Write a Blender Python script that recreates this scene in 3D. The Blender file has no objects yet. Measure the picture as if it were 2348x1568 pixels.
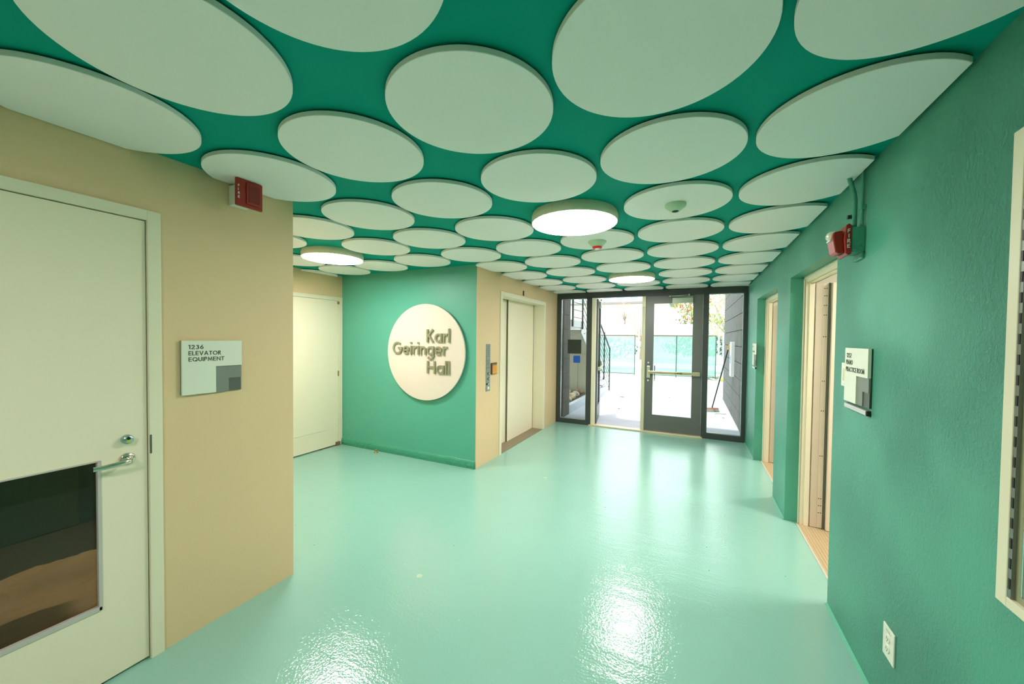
import bpy, math, random
from mathutils import Vector, Matrix
random.seed(7)
PI = math.pi
SC = bpy.context.scene
COL = SC.collection

# ------------------------------------------------------------------ camera
def make_camera():
    f, yaw, pit, rol, cy = 854.4123, 25.8263, -1.2759, .6578, 793.77
    y, t, r = [math.radians(v) for v in (yaw, pit, rol)]
    fw = Vector((-math.sin(y)*math.cos(t), math.cos(y)*math.cos(t), math.sin(t)))
    rt = Vector((math.cos(y), math.sin(y), 0)); up = rt.cross(fw)
    r2 = rt*math.cos(r)+up*math.sin(r); u2 = -rt*math.sin(r)+up*math.cos(r)
    m = Matrix((r2, u2, -fw)).transposed().to_4x4(); m.translation = (0, 0, 1.58)
    c = bpy.data.cameras.new('camera'); c.sensor_width = 36; c.sensor_fit = 'HORIZONTAL'
    c.lens = f/2348*36; c.shift_y = (cy-784)/2348; c.clip_start = .02; c.clip_end = 300
    o = bpy.data.objects.new('camera', c); COL.objects.link(o); o.matrix_world = m
    SC.camera = o
make_camera()

# ------------------------------------------------------------------ world, exposure
LAMP = 19.0        # radiance of the round ceiling lights
SKY = 1.2          # overcast-bright daylight outside
vs = SC.view_settings
vs.view_transform = 'Standard'; vs.look = 'None'; vs.exposure = 1.30; vs.gamma = 1.0
vs.use_curve_mapping = False
SC.display_settings.display_device = 'sRGB'
w = bpy.data.worlds.new('sky'); SC.world = w; w.use_nodes = True
nt = w.node_tree; nt.nodes.clear()
wo = nt.nodes.new('ShaderNodeOutputWorld'); wb = nt.nodes.new('ShaderNodeBackground')
wr = nt.nodes.new('ShaderNodeValToRGB'); wt = nt.nodes.new('ShaderNodeTexCoord')
wx = nt.nodes.new('ShaderNodeSeparateXYZ')
wr.color_ramp.elements[0].position = 0.0; wr.color_ramp.elements[0].color = (1, 1, 1, 1)
wr.color_ramp.elements[1].position = .8; wr.color_ramp.elements[1].color = (.80, .90, 1, 1)
nt.links.new(wt.outputs['Generated'], wx.inputs[0]); nt.links.new(wx.outputs['Z'], wr.inputs[0])
nt.links.new(wr.outputs[0], wb.inputs[0]); wb.inputs[1].default_value = SKY
nt.links.new(wb.outputs[0], wo.inputs[0])
sun = bpy.data.lights.new('sun', 'SUN'); sun.energy = 1.8; sun.angle = math.radians(3); sun.color = (1, .96, .9)
so = bpy.data.objects.new('sun', sun); COL.objects.link(so)
so.rotation_euler = (math.radians(12), 0, math.radians(-40))   # high sun coming from behind the building
so.location = (0, 12, 12)

# ------------------------------------------------------------------ helpers
def srgb(r, g, b):
    f = lambda v: (v/255/12.92) if v <= 10.3 else ((v/255+.055)/1.055)**2.4
    return (f(r), f(g), f(b), 1)
MATS = {}
def mat(name, col, rough=.5, metal=0.0, bump=None, var=None, spec=.5, emit=0, trans=0, coat=0):
    """bump=(scale,strength,detail) noise bump; var=(scale,amount) slight noise tint"""
    if name in MATS: return MATS[name]
    m = bpy.data.materials.new(name); m.use_nodes = True; MATS[name] = m
    n = m.node_tree.nodes; l = m.node_tree.links; b = n['Principled BSDF']
    if len(col) == 3: col = (*col, 1)
    b.inputs['Base Color'].default_value = col
    b.inputs['Roughness'].default_value = rough; b.inputs['Metallic'].default_value = metal
    b.inputs['Specular IOR Level'].default_value = spec
    b.inputs['Coat Weight'].default_value = coat
    if emit:
        b.inputs['Emission Color'].default_value = col; b.inputs['Emission Strength'].default_value = emit
    tc = n.new('ShaderNodeTexCoord')
    if var is None and not emit: var = (6, .05)
    if var and not emit:
        z = n.new('ShaderNodeTexNoise'); z.inputs['Scale'].default_value = var[0]; z.inputs['Detail'].default_value = 4
        l.new(tc.outputs['Object'], z.inputs['Vector'])
        mx = n.new('ShaderNodeMix'); mx.data_type = 'RGBA'
        a = var[1]
        mx.inputs['A'].default_value = tuple(c*(1-a) for c in col[:3])+(1,)
        mx.inputs['B'].default_value = tuple(min(1, c*(1+a)) for c in col[:3])+(1,)
        l.new(z.outputs['Fac'], mx.inputs['Factor']); l.new(mx.outputs['Result'], b.inputs['Base Color'])
    if bump:
        z = n.new('ShaderNodeTexNoise'); z.inputs['Scale'].default_value = bump[0]
        z.inputs['Detail'].default_value = bump[2] if len(bump) > 2 else 3
        l.new(tc.outputs['Object'], z.inputs['Vector'])
        bp = n.new('ShaderNodeBump'); bp.inputs['Strength'].default_value = bump[1]; bp.inputs['Distance'].default_value = .01
        l.new(z.outputs['Fac'], bp.inputs['Height']); l.new(bp.outputs['Normal'], b.inputs['Normal'])
    return m

class MB:
    def __init__(s): s.v = []; s.f = []; s.sm = []
    def add(s, vs_, fs, smooth=False):
        o = len(s.v); s.v += [tuple(p) for p in vs_]
        for f in fs: s.f.append(tuple(i+o for i in f)); s.sm.append(smooth)
        return s
    def box(s, x0, x1, y0, y1, z0, z1):
        if x0 > x1: x0, x1 = x1, x0
        if y0 > y1: y0, y1 = y1, y0
        if z0 > z1: z0, z1 = z1, z0
        p = [(x0,y0,z0),(x1,y0,z0),(x1,y1,z0),(x0,y1,z0),(x0,y0,z1),(x1,y0,z1),(x1,y1,z1),(x0,y1,z1)]
        return s.add(p, [(0,3,2,1),(4,5,6,7),(0,1,5,4),(1,2,6,5),(2,3,7,6),(3,0,4,7)])
    def prism(s, poly, a0, a1, axis='Z', smooth=False):
        """poly: 2-D ccw points. axis Z -> (x,y); Y -> (x,z); X -> (y,z)"""
        def P(q, h): return {'Z': (q[0], q[1], h), 'Y': (q[0], h, q[1]), 'X': (h, q[0], q[1])}[axis]
        n = len(poly)
        s.add([P(q, a0) for q in poly], [tuple(range(n))[::-1]])
        s.add([P(q, a1) for q in poly], [tuple(range(n))])
        v = [P(q, a0) for q in poly]+[P(q, a1) for q in poly]
        return s.add(v, [(i, (i+1) % n, n+(i+1) % n, n+i) for i in range(n)], smooth)
    def cyl(s, c, r, h0, h1, axis='Z', n=32, r2=None):
        """cylinder/cone frustum around centre c (2-D in the plane normal to axis)"""
        r2 = r if r2 is None else r2
        def P(a, rr, h):
            q = (c[0]+rr*math.cos(a), c[1]+rr*math.sin(a))
            return {'Z': (q[0], q[1], h), 'Y': (q[0], h, q[1]), 'X': (h, q[0], q[1])}[axis]
        A = [2*PI*i/n for i in range(n)]
        s.add([P(a, r, h0) for a in A], [tuple(range(n))[::-1]]); s.add([P(a, r2, h1) for a in A], [tuple(range(n))])
        return s.add([P(a, r, h0) for a in A]+[P(a, r2, h1) for a in A], [(i,(i+1)%n,n+(i+1)%n,n+i) for i in range(n)], True)
    def lathe(s, prof, c, axis='Z', n=36, cap=True):
        def P(a, rr, h):
            q = (c[0]+rr*math.cos(a), c[1]+rr*math.sin(a))
            return {'Z': (q[0], q[1], h), 'Y': (q[0], h, q[1]), 'X': (h, q[0], q[1])}[axis]
        v = []; f = []
        for r, h in prof: v += [P(2*PI*i/n, r, h) for i in range(n)]
        for k in range(len(prof)-1):
            f += [(k*n+i, k*n+(i+1)%n, (k+1)*n+(i+1)%n, (k+1)*n+i) for i in range(n)]
        s.add(v, f, True)
        if cap:
            s.add([P(2*PI*i/n, *prof[0]) for i in range(n)], [tuple(range(n))])
            s.add([P(2*PI*i/n, *prof[-1]) for i in range(n)], [tuple(range(n))])
        return s
    def tube(s, pts, r, n=12, r_end=None, flat=None):
        """tube along pts; flat=(a,b) gives elliptic section (b along the z-ish axis)"""
        pts = [Vector(p) for p in pts]; m = len(pts); rings = []
        for i, p in enumerate(pts):
            d = (pts[min(i+1, m-1)]-pts[max(i-1, 0)]).normalized()
            ref = Vector((0, 0, 1)) if abs(d.z) < .95 else Vector((0, 1, 0))
            a = d.cross(ref).normalized(); b = a.cross(d).normalized()
            rr = r if r_end is None else r+(r_end-r)*i/(m-1)
            ra, rb = (flat if flat else (rr, rr))
            rings.append([p+a*ra*math.cos(2*PI*k/n)+b*rb*math.sin(2*PI*k/n) for k in range(n)])
        v = [q for R in rings for q in R]
        f = [(i*n+k, i*n+(k+1)%n, (i+1)*n+(k+1)%n, (i+1)*n+k) for i in range(m-1) for k in range(n)]
        s.add(v, f, True); s.add(rings[0], [tuple(range(n))]); s.add(rings[-1], [tuple(range(n))])
        return s
    def bar(s, a, b, wx_, wz):
        """square bar from a to b"""
        a, b = Vector(a), Vector(b); d = (b-a).normalized()
        ref = Vector((0, 0, 1)) if abs(d.z) < .95 else Vector((0, 1, 0))
        u = d.cross(ref).normalized()*wx_/2; v = u.cross(d).normalized()*wz/2
        P = [a-u-v, a+u-v, a+u+v, a-u+v, b-u-v, b+u-v, b+u+v, b-u+v]
        return s.add(P, [(0,3,2,1),(4,5,6,7),(0,1,5,4),(1,2,6,5),(2,3,7,6),(3,0,4,7)])
    def build(s, name, m, parent=None, bevel=0, seg=2):
        me = bpy.data.meshes.new(name); me.from_pydata(s.v, [], s.f); me.validate()
        for p, q in zip(me.polygons, s.sm): p.use_smooth = q
        import bmesh
        bm = bmesh.new(); bm.from_mesh(me)
        bmesh.ops.remove_doubles(bm, verts=bm.verts, dist=1e-6) if bevel else None
        bmesh.ops.recalc_face_normals(bm, faces=bm.faces); bm.to_mesh(me); bm.free()
        me.materials.append(m)
        o = bpy.data.objects.new(name, me); COL.objects.link(o)
        if parent: o.parent = parent
        if bevel:
            b = o.modifiers.new('bevel', 'BEVEL'); b.width = bevel; b.segments = seg; b.limit_method = 'ANGLE'; b.angle_limit = math.radians(40)
        return o
def box(*a): return MB().box(*a)
def tag(o, label=None, cat=None, group=None, kind=None):
    if label: o['label'] = label
    if cat: o['category'] = cat
    if group: o['group'] = group
    if kind: o['kind'] = kind
    return o
def thing(name, loc, label, cat, rz=0, group=None):
    o = bpy.data.objects.new(name, None); COL.objects.link(o); o.empty_display_size = .1
    o.location = loc; o.rotation_euler = (0, 0, rz); return tag(o, label, cat, group)
def struct(o): o['kind'] = 'structure'; return o
def sub_copy(o, parent=None):
    c = o.copy(); COL.objects.link(c)
    if parent: c.parent = parent
    for ch in [x for x in o.children]: sub_copy(ch, c)
    return c

# ------------------------------------------------------------------ colours
TEAL = (.080, .41, .285)
teal_ceiling = mat('teal ceiling paint', (.001, .33, .25), .7, var=(2, .08), spec=.08)
teal_wall = mat('teal wall paint', (.10, .44, .32), .42, bump=(90, .10, 4), var=(3, .05))
def stucco():
    m = mat('teal trowelled plaster', TEAL, .36, var=(2.5, .10))
    n = m.node_tree.nodes; l = m.node_tree.links; b = n['Principled BSDF']
    tc = n.new('ShaderNodeTexCoord'); mp = n.new('ShaderNodeMapping'); mp.inputs['Scale'].default_value = (1, 1, .8)
    l.new(tc.outputs['Object'], mp.inputs[0])
    a = n.new('ShaderNodeTexNoise'); a.inputs['Scale'].default_value = 80; a.inputs['Detail'].default_value = 7; a.inputs['Roughness'].default_value = .68; a.inputs['Distortion'].default_value = .9
    c = n.new('ShaderNodeTexNoise'); c.inputs['Scale'].default_value = 1.6; c.inputs['Detail'].default_value = 2
    l.new(mp.outputs[0], a.inputs['Vector']); l.new(tc.outputs['Object'], c.inputs['Vector'])
    r = n.new('ShaderNodeValToRGB'); r.color_ramp.elements[0].position = .38; r.color_ramp.elements[1].position = .62
    r.color_ramp.elements[0].color = (.25, .25, .25, 1)
    l.new(c.outputs['Fac'], r.inputs[0])
    mm = n.new('ShaderNodeMath'); mm.operation = 'MULTIPLY'
    l.new(a.outputs['Fac'], mm.inputs[0]); l.new(r.outputs[0], mm.inputs[1])
    bp = n.new('ShaderNodeBump'); bp.inputs['Strength'].default_value = 1.0; bp.inputs['Distance'].default_value = .014
    l.new(mm.outputs[0], bp.inputs['Height']); l.new(bp.outputs[0], b.inputs['Normal'])
    return m
teal_plaster = stucco()
beige = mat('beige wall paint', (.80, .58, .34), .6, bump=(120, .06, 3), var=(1.5, .04))
cream = mat('cream door paint', (.92, .82, .63), .42, var=(1.2, .02))
cream_frame = mat('cream frame paint', (.86, .79, .60), .38, var=(2, .03))
white_paint = mat('white ceiling panel', (.93, .90, .87), .75, bump=(60, .02, 2), var=(1.2, .02))
white_edge = mat('panel edge', (.62, .70, .64), .7)
def floor_mat():
    m = mat('aqua epoxy floor', (.285, .53, .45), .16, var=(.9, .07), spec=.75)
    n = m.node_tree.nodes; l = m.node_tree.links; b = n['Principled BSDF']
    tc = n.new('ShaderNodeTexCoord')
    a = n.new('ShaderNodeTexNoise'); a.inputs['Scale'].default_value = 75; a.inputs['Detail'].default_value = 2
    c = n.new('ShaderNodeTexNoise'); c.inputs['Scale'].default_value = 3.2; c.inputs['Detail'].default_value = 6; c.inputs['Distortion'].default_value = 1.2
    l.new(tc.outputs['Object'], a.inputs['Vector'])
    mp = n.new('ShaderNodeMapping'); mp.inputs['Scale'].default_value = (.7, 2.6, 1); mp.inputs['Rotation'].default_value = (0, 0, .35); l.new(tc.outputs['Object'], mp.inputs[0]); l.new(mp.outputs[0], c.inputs['Vector'])
    ad = n.new('ShaderNodeMath'); ad.operation = 'MULTIPLY_ADD'; ad.inputs[1].default_value = .55
    l.new(a.outputs['Fac'], ad.inputs[0]); l.new(c.outputs['Fac'], ad.inputs[2])
    bp = n.new('ShaderNodeBump'); bp.inputs['Strength'].default_value = .42; bp.inputs['Distance'].default_value = .006
    l.new(ad.outputs[0], bp.inputs['Height']); l.new(bp.outputs[0], b.inputs['Normal'])
    base = b.inputs['Base Color'].links[0].from_socket
    for sc_, th, off, colr in ((1.25, .020, 0.0, (.48, .62, .45, 1)), (2.3, .007, 7.3, (.03, .05, .03, 1)), (3.1, .011, 3.1, (.45, .66, .56, 1))):
        m2 = n.new('ShaderNodeMapping'); m2.inputs['Location'].default_value = (off, off*.7, 0)
        dn = n.new('ShaderNodeTexNoise'); dn.inputs['Scale'].default_value = 9
        dm_ = n.new('ShaderNodeMix'); dm_.data_type = 'RGBA'; dm_.blend_type = 'ADD'; dm_.inputs['Factor'].default_value = .05
        l.new(tc.outputs['Object'], m2.inputs[0]); l.new(tc.outputs['Object'], dn.inputs['Vector'])
        l.new(m2.outputs[0], dm_.inputs['A']); l.new(dn.outputs['Color'], dm_.inputs['B'])
        vo = n.new('ShaderNodeTexVoronoi'); vo.voronoi_dimensions = '2D'; vo.inputs['Scale'].default_value = sc_; l.new(dm_.outputs['Result'], vo.inputs['Vector'])
        ls0 = n.new('ShaderNodeMath'); ls0.operation = 'LESS_THAN'; ls0.inputs[1].default_value = th; l.new(vo.outputs['Distance'], ls0.inputs[0])
        sx_ = n.new('ShaderNodeSeparateColor'); l.new(vo.outputs['Color'], sx_.inputs[0])
        pk = n.new('ShaderNodeMath'); pk.operation = 'LESS_THAN'; pk.inputs[1].default_value = .22; l.new(sx_.outputs[0], pk.inputs[0])
        ls = n.new('ShaderNodeMath'); ls.operation = 'MULTIPLY'; l.new(ls0.outputs[0], ls.inputs[0]); l.new(pk.outputs[0], ls.inputs[1])
        mm = n.new('ShaderNodeMix'); mm.data_type = 'RGBA'; l.new(ls.outputs[0], mm.inputs['Factor']); l.new(base, mm.inputs['A']); mm.inputs['B'].default_value = colr
        base = mm.outputs['Result']
    l.new(base, b.inputs['Base Color'])
    mr = n.new('ShaderNodeMapRange'); mr.inputs['To Min'].default_value = .055; mr.inputs['To Max'].default_value = .12
    l.new(c.outputs['Fac'], mr.inputs[0]); l.new(mr.outputs[0], b.inputs['Roughness'])
    return m
floor_m = floor_mat()
steel = mat('brushed steel', (.62, .60, .55), .28, 1.0, bump=(200, .03))
chrome = mat('satin nickel', (.70, .66, .56), .18, 1.0, var=(6, .02))
dark_metal = mat('dark anodised metal', (.06, .068, .07), .42, .3, bump=(300, .04), var=(5, .08))
black = mat('black rubber', (.012, .013, .012), .5)
ink = mat('dark olive lettering', (.045, .05, .025), .5)
letter_m = mat('bronze grey letter', (.30, .31, .19), .42, .2)
sign_white = mat('sign white', (.80, .82, .70), .4)
sign_grey = mat('sign grey', (.22, .25, .21), .45)
sign_dark = mat('sign charcoal', (.10, .115, .10), .45)
sign_edge = mat('sign edge', (.02, .05, .035), .4)
red = mat('red alarm plastic', (.36, .018, .010), .35, var=(4, .04))
bright_red = mat('bright red plastic', (.80, .02, .02), .35)
white_plastic = mat('white plastic', (.82, .84, .74), .35)
green_plastic = mat('pale green detector', (.52, .68, .50), .5)
brown = mat('brown sill plate', (.26, .20, .13), .5, bump=(150, .08))
def glass_mat(name, tint=(1, 1, 1), refl=.12):
    m = bpy.data.materials.new(name); m.use_nodes = True; MATS[name] = m
    n = m.node_tree.nodes; l = m.node_tree.links; n.clear()
    o = n.new('ShaderNodeOutputMaterial'); t = n.new('ShaderNodeBsdfTransparent'); g = n.new('ShaderNodeBsdfGlossy'); x = n.new('ShaderNodeMixShader')
    t.inputs[0].default_value = (*tint, 1); g.inputs['Roughness'].default_value = .01
    fr = n.new('ShaderNodeFresnel'); fr.inputs[0].default_value = 1.45
    tc = n.new('ShaderNodeTexCoord'); nz = n.new('ShaderNodeTexNoise'); nz.inputs['Scale'].default_value = 2
    l.new(tc.outputs['Object'], nz.inputs['Vector'])
    bp = n.new('ShaderNodeBump'); bp.inputs['Strength'].default_value = .01; l.new(nz.outputs['Fac'], bp.inputs['Height']); l.new(bp.outputs[0], g.inputs['Normal'])
    l.new(fr.outputs[0], x.inputs[0]); l.new(t.outputs[0], x.inputs[1]); l.new(g.outputs[0], x.inputs[2]); l.new(x.outputs[0], o.inputs[0])
    return m
glass = glass_mat('clear glass', (.93, .97, .96))
dark_glass = glass_mat('door glass', (.80, .84, .80))

# ------------------------------------------------------------------ lettering (own geometric stroke alphabet, cap height 1)
def arc(cx, cy, r, a0, a1, n=14, ry=None):
    ry = r if ry is None else ry
    if abs(a1-a0) == 360:
        q = arc(cx, cy, r, a0, a0+359.9999, n); q[-1] = q[0]; return q
    return [(cx+r*math.cos(math.radians(a0+(a1-a0)*i/n)), cy+ry*math.sin(math.radians(a0+(a1-a0)*i/n))) for i in range(n+1)]
def glyphs(s):
    h = s/2; xh = .69; R = (xh-s)/2; rc = xh/2
    T = 1-h; B = h
    G = {}
    G['a'] = (xh, [arc(h+R, rc, R, 0, 360, 24), [(h+2*R, xh), (h+2*R, 0)]])
    G['e'] = (xh, [arc(h+R, rc, R, 0, 318, 22), [(h, rc), (h+2*R, rc)]])
    G['r'] = (.40, [[(h, xh), (h, 0)], arc(.33, .36, .33-h, 180, 68, 8)])
    G['l'] = (s, [[(h, 1.06), (h, 0)]])
    G['i'] = (s*1.2, [[(h, xh), (h, 0)], [(h, .99), (h, .86)]])
    G['n'] = (.60, [[(h, xh), (h, 0)], arc(.30, .385, .30-h, 180, 0, 12)+[(.60-h, 0)]])
    G['g'] = (xh, [arc(h+R, rc, R, 0, 360, 24), [(h+2*R, xh), (h+2*R, -.02)]+arc(h+R, -.02, R, 0, -150, 12)])
    G['G'] = (1.0, [arc(.5, .5, .5-h, 48, 360, 26)+[(.56, .5)]])
    G['K'] = (.70, [[(h, 1), (h, 0)], [(.60, 1), (h, .42)], [(.20, .55), (.63, 0)]])
    G['H'] = (.74, [[(h, 1), (h, 0)], [(.74-h, 1), (.74-h, 0)], [(h, .52), (.74-h, .52)]])
    G['E'] = (.62, [[(.62, T), (h, T), (h, B), (.62, B)], [(h, .5), (.56, .5)]])
    G['L'] = (.55, [[(h, 1), (h, B), (.55, B)]])
    G['V'] = (.86, [[(h, 1), (.43, B*.5), (.86-h, 1)]])
    G['A'] = (.90, [[(h, 0), (.45, T), (.90-h, 0)], [(.2, .30), (.70, .30)]])
    G['T'] = (.70, [[(0, T), (.70, T)], [(.35, T), (.35, 0)]])
    G['O'] = (1.0, [arc(.5, .5, .5-h, 0, 360, 26)])
    G['Q'] = (1.0, [arc(.5, .5, .5-h, 0, 360, 26), [(.56, .30), (.86, .02)]])
    G['C'] = (.88, [arc(.5, .5, .5-h, 42, 318, 22)])
    G['R'] = (.62, [[(h, 0), (h, T), (.33, T)]+arc(.33, .74, 1-h-.74, 90, -90, 8)+[(h, .48)], [(.30, .48), (.60, 0)]])
    G['P'] = (.60, [[(h, 0), (h, T), (.33, T)]+arc(.33, .72, 1-h-.72, 90, -90, 8)+[(h, .44)]])
    G['U'] = (.72, [[(h, 1), (h, .36)]+arc(.36, .36, .36-h, 180, 360, 12)+[(.72-h, 1)]])
    G['I'] = (s, [[(h, 1), (h, 0)]])
    G['M'] = (.96, [[(h, 0), (.18, T), (.48, .22), (.78, T), (.96-h, 0)]])
    G['N'] = (.80, [[(h, 0), (h, T), (.80-h, B), (.80-h, 1)]])
    G['F'] = (.56, [[(.56, T), (h, T), (h, 0)], [(h, .5), (.50, .5)]])
    G['1'] = (.34, [[(0, T-.06), (.25, T), (.25, 0)]])
    G['2'] = (.62, [arc(.30, .69, .31-h, 170, -20, 10)+[(h*.8, B), (.62, B)]])
    G['3'] = (.60, [arc(.29, .74, .26-h, 150, -90, 10)[:-1]+[(.27, .52)], [(.27, .53)]+arc(.28, .28, .30-h, 80, -150, 12)])
    G['5'] = (.60, [[(.56, T), (.18, T), (.12, .56)]+arc(.27, .33, .32-h, 110, -145, 12)])
    G['6'] = (.62, [arc(.31, .31, .31-h, 0, 360, 20), [(.45, 1), (.09, .42)]])
    G[' '] = (.25, [])
    G['.'] = (.10, [[(.05, 0), (.05, .1)]])
    return G
def ribbon(mb, P, hw, y0, y1):
    """extrude a constant-width stroke with mitred corners; P = points in (x, z)"""
    closed = len(P) > 3 and math.hypot(P[0][0]-P[-1][0], P[0][1]-P[-1][1]) < 1e-7
    if closed: P = P[:-1]
    n = len(P); L = []; Rr = []
    for i in range(n):
        p = P[i]; a = P[i-1] if (i or closed) else None; b = P[(i+1) % n] if (i < n-1 or closed) else None
        def dr(u, v):
            d = math.hypot(v[0]-u[0], v[1]-u[1]) or 1; return ((v[0]-u[0])/d, (v[1]-u[1])/d)
        d1 = dr(a, p) if a else dr(p, b); d2 = dr(p, b) if b else dr(a, p)
        nx, nz = -(d1[1]+d2[1]), d1[0]+d2[0]; q = math.hypot(nx, nz) or 1; nx /= q; nz /= q
        c = max(.42, nx*-d1[1]+nz*d1[0]); k = hw/c
        L.append((p[0]+nx*k, p[1]+nz*k)); Rr.append((p[0]-nx*k, p[1]-nz*k))
    v = [(q[0], y0, q[1]) for q in L]+[(q[0], y0, q[1]) for q in Rr]+[(q[0], y1, q[1]) for q in L]+[(q[0], y1, q[1]) for q in Rr]
    f = []
    for i in range(n if closed else n-1):
        j = (i+1) % n
        f += [(i, j, n+j, n+i), (2*n+i, 3*n+i, 3*n+j, 2*n+j), (i, 2*n+i, 2*n+j, j), (n+i, n+j, 3*n+j, 3*n+i)]
    if not closed: f += [(0, n, 3*n, 2*n), (n-1, 3*n-1, 4*n-1, 2*n-1)]
    mb.add(v, f)
def letter_mb(mb, ch, G, x, z, cap, s, y0, y1, sx=1.0):
    """lay one letter: lower-left x,z; between depths y0,y1 (local frame: x right, z up)"""
    for k, pl in enumerate(G[ch][1]):
        e = .02*k*(y1-y0)
        ribbon(mb, [(x+p[0]*cap*sx, z+p[1]*cap) for p in pl], s*cap/2, y0+e, y1-e)
def word_width(t, G, cap, gap): return sum(G[c][0]*cap for c in t)+gap*cap*(len(t)-1)
def lay_text(mb, t, x, z, cap, y0, y1, s=.13, gap=.12, width=None):
    G = glyphs(s); sx = 1.0
    if width: sx = width/word_width(t, G, cap, gap)
    for c in t:
        letter_mb(mb, c, G, x, z, cap, s, y0, y1, sx)
        x += (G[c][0]+gap)*cap*sx

# ------------------------------------------------------------------ room shell
XL, XR, XE, XA = -2.348, .76, -2.315, -4.60
YS, YK, YN = 6.77, 3.815, 1.568
ZC = 2.45
struct(box(-4.9, 1.0, -3.0, 6.83, -.12, 0).build('floor', floor_m))
struct(box(-4.9, 3.2, -3.0, 6.72, ZC, 2.70).build('ceiling', teal_ceiling))
m = MB()
for y0, y1, z0, z1 in ((-3.0, 2.82, 0, ZC), (2.82, 3.99, 2.13, ZC), (3.99, 4.52, 0, ZC), (4.52, 5.83, 2.13, ZC), (5.83, 6.90, 0, ZC)):
    m.box(XR, .935, y0, y1, z0, z1)
struct(m.build('wall_right', teal_plaster))
m = MB()
m.box(-2.50, XL, -3.0, -.12, 0, ZC); m.box(-2.50, XL, -.12, .885, 2.155, ZC); m.box(-2.50, XL, .885, YN, 0, ZC)
struct(m.build('wall_left', beige))
struct(box(-4.75, -2.50, YN-.15, YN, 0, ZC).build('wall_alcove_side', beige))
m = MB()
m.box(-4.78, XA, YN, 2.70, 0, ZC); m.box(-4.78, XA, 2.70, YK, 2.12, ZC)
m.box(-4.95, -4.80, 2.4, YK, -.12, ZC)  # unseen backing panel added to stop sky light leaking under the door
struct(m.build('wall_alcove_end', beige))
struct(box(-4.78, -2.32, YK, 3.90, 0, ZC).build('wall_sign', teal_wall))
m = MB()
m.box(-2.32, XE, YK, 3.90, 0, ZC); m.box(-2.62, XE, 3.90, 4.44, 0, ZC); m.box(-2.62, XE, 4.44, 6.05, 2.17, ZC); m.box(-2.62, XE, 6.05, 6.90, 0, ZC)
m.box(-2.9, -2.75, 4.3, 6.2, 0, ZC)
struct(m.build('wall_elevator', beige))
struct(box(-4.9, 1.0, -3.15, -3.0, 0, ZC).build('wall_back', beige))
# side rooms behind the right wall
room_beige = mat('practice room paint', (.80, .70, .58), .6)
m = MB(); m.box(3.0, 3.15, 2.0, 6.9, 0, ZC); m.box(.935, 3.0, 2.0, 2.1, 0, ZC); m.box(.935, 3.0, 4.22, 4.30, 0, ZC); m.box(.935, 3.0, 6.8, 6.9, 0, ZC)
struct(m.build('wall_practice_rooms', room_beige))
wood_floor = mat('brown room floor', (.30, .17, .09), .4, bump=(40, .05))
struct(box(1.0, 3.15, 2.0, 6.9, -.12, .004).build('floor_practice_rooms', wood_floor))
# equipment room behind the left door
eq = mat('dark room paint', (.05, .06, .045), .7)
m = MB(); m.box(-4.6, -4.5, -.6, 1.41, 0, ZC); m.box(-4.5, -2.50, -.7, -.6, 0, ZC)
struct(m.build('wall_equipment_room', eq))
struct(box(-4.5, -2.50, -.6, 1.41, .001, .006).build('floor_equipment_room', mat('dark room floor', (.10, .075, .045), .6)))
# outside front above the glazing and the roof edge
struct(box(-4.9, 3.2, 6.72, 6.95, ZC, 4.2).build('wall_front', beige))

# painted lumpy plinth at the foot of the sign wall
m = MB(); n = 110; prof = [(-.024, .0), (-.026, .035), (-.020, .07), (-.010, .088), (0, .098)]
rows = []
for i in range(n+1):
    x = -4.585+(2.27)*i/n
    j = [random.uniform(-.0035, .0035) for _ in prof]
    lump = .008*max(0, math.sin(x*9)+math.sin(x*23))
    rows.append([(x, YK+p[0]+jj-(lump if 0 < k < 4 else 0)*.3+.002, max(0, p[1]+(jj+lump*.6 if k else 0))) for k, (p, jj) in enumerate(zip(prof, j))])
v = [q for r in rows for q in r]; k = len(prof)
m.add(v, [(i*k+a, (i+1)*k+a, (i+1)*k+a+1, i*k+a+1) for i in range(n) for a in range(k-1)])
struct(m.build('baseboard_sign', mat('lumpy teal base coat', (.05, .33, .21), .4, bump=(40, .3, 4))))
# small sealant line at the right wall's foot
m = MB()
for y0, y1 in ((-.5, 2.82), (3.99, 4.52), (5.83, 6.74)):
    m.add([(XR-.012, y0, .001), (XR, y0, .014), (XR, y1, .014), (XR-.012, y1, .001)], [(0, 1, 2, 3)])
struct(m.build('baseboard_right', mat('floor coat upturn', (.13, .50, .34), .3, bump=(30, .2))))

# ------------------------------------------------------------------ ceiling discs
def clip(poly, ax, val, keep_greater):
    out = []
    for i in range(len(poly)):
        a, b = poly[i], poly[(i+1) % len(poly)]
        ia = (a[ax] >= val) == keep_greater; ib = (b[ax] >= val) == keep_greater
        if ia: out.append(a)
        if ia != ib:
            t = (val-a[ax])/(b[ax]-a[ax]); out.append((a[0]+t*(b[0]-a[0]), a[1]+t*(b[1]-a[1])))
    return out
CX = {-5: (-4.73, 2.10), -4: (-4.069, 2.072), -3: (-3.404, 2.036), -2: (-2.737, 1.987), -1: (-2.079, 1.954), 0: (-1.424, 1.927), 1: (-.765, 1.880), 2: (-.114, 1.870), 3: (.530, 1.846)}
DY, R0, ZD = .6715, .3072, 2.422
ORD = ['zeroth', 'first', 'second', 'third', 'fourth', 'fifth', 'sixth', 'seventh', 'eighth', 'ninth', 'tenth', 'eleventh', 'twelfth']
LIGHTS = {(1, 2), (1, 6), (-3, 2), (1, -3)}
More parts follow.
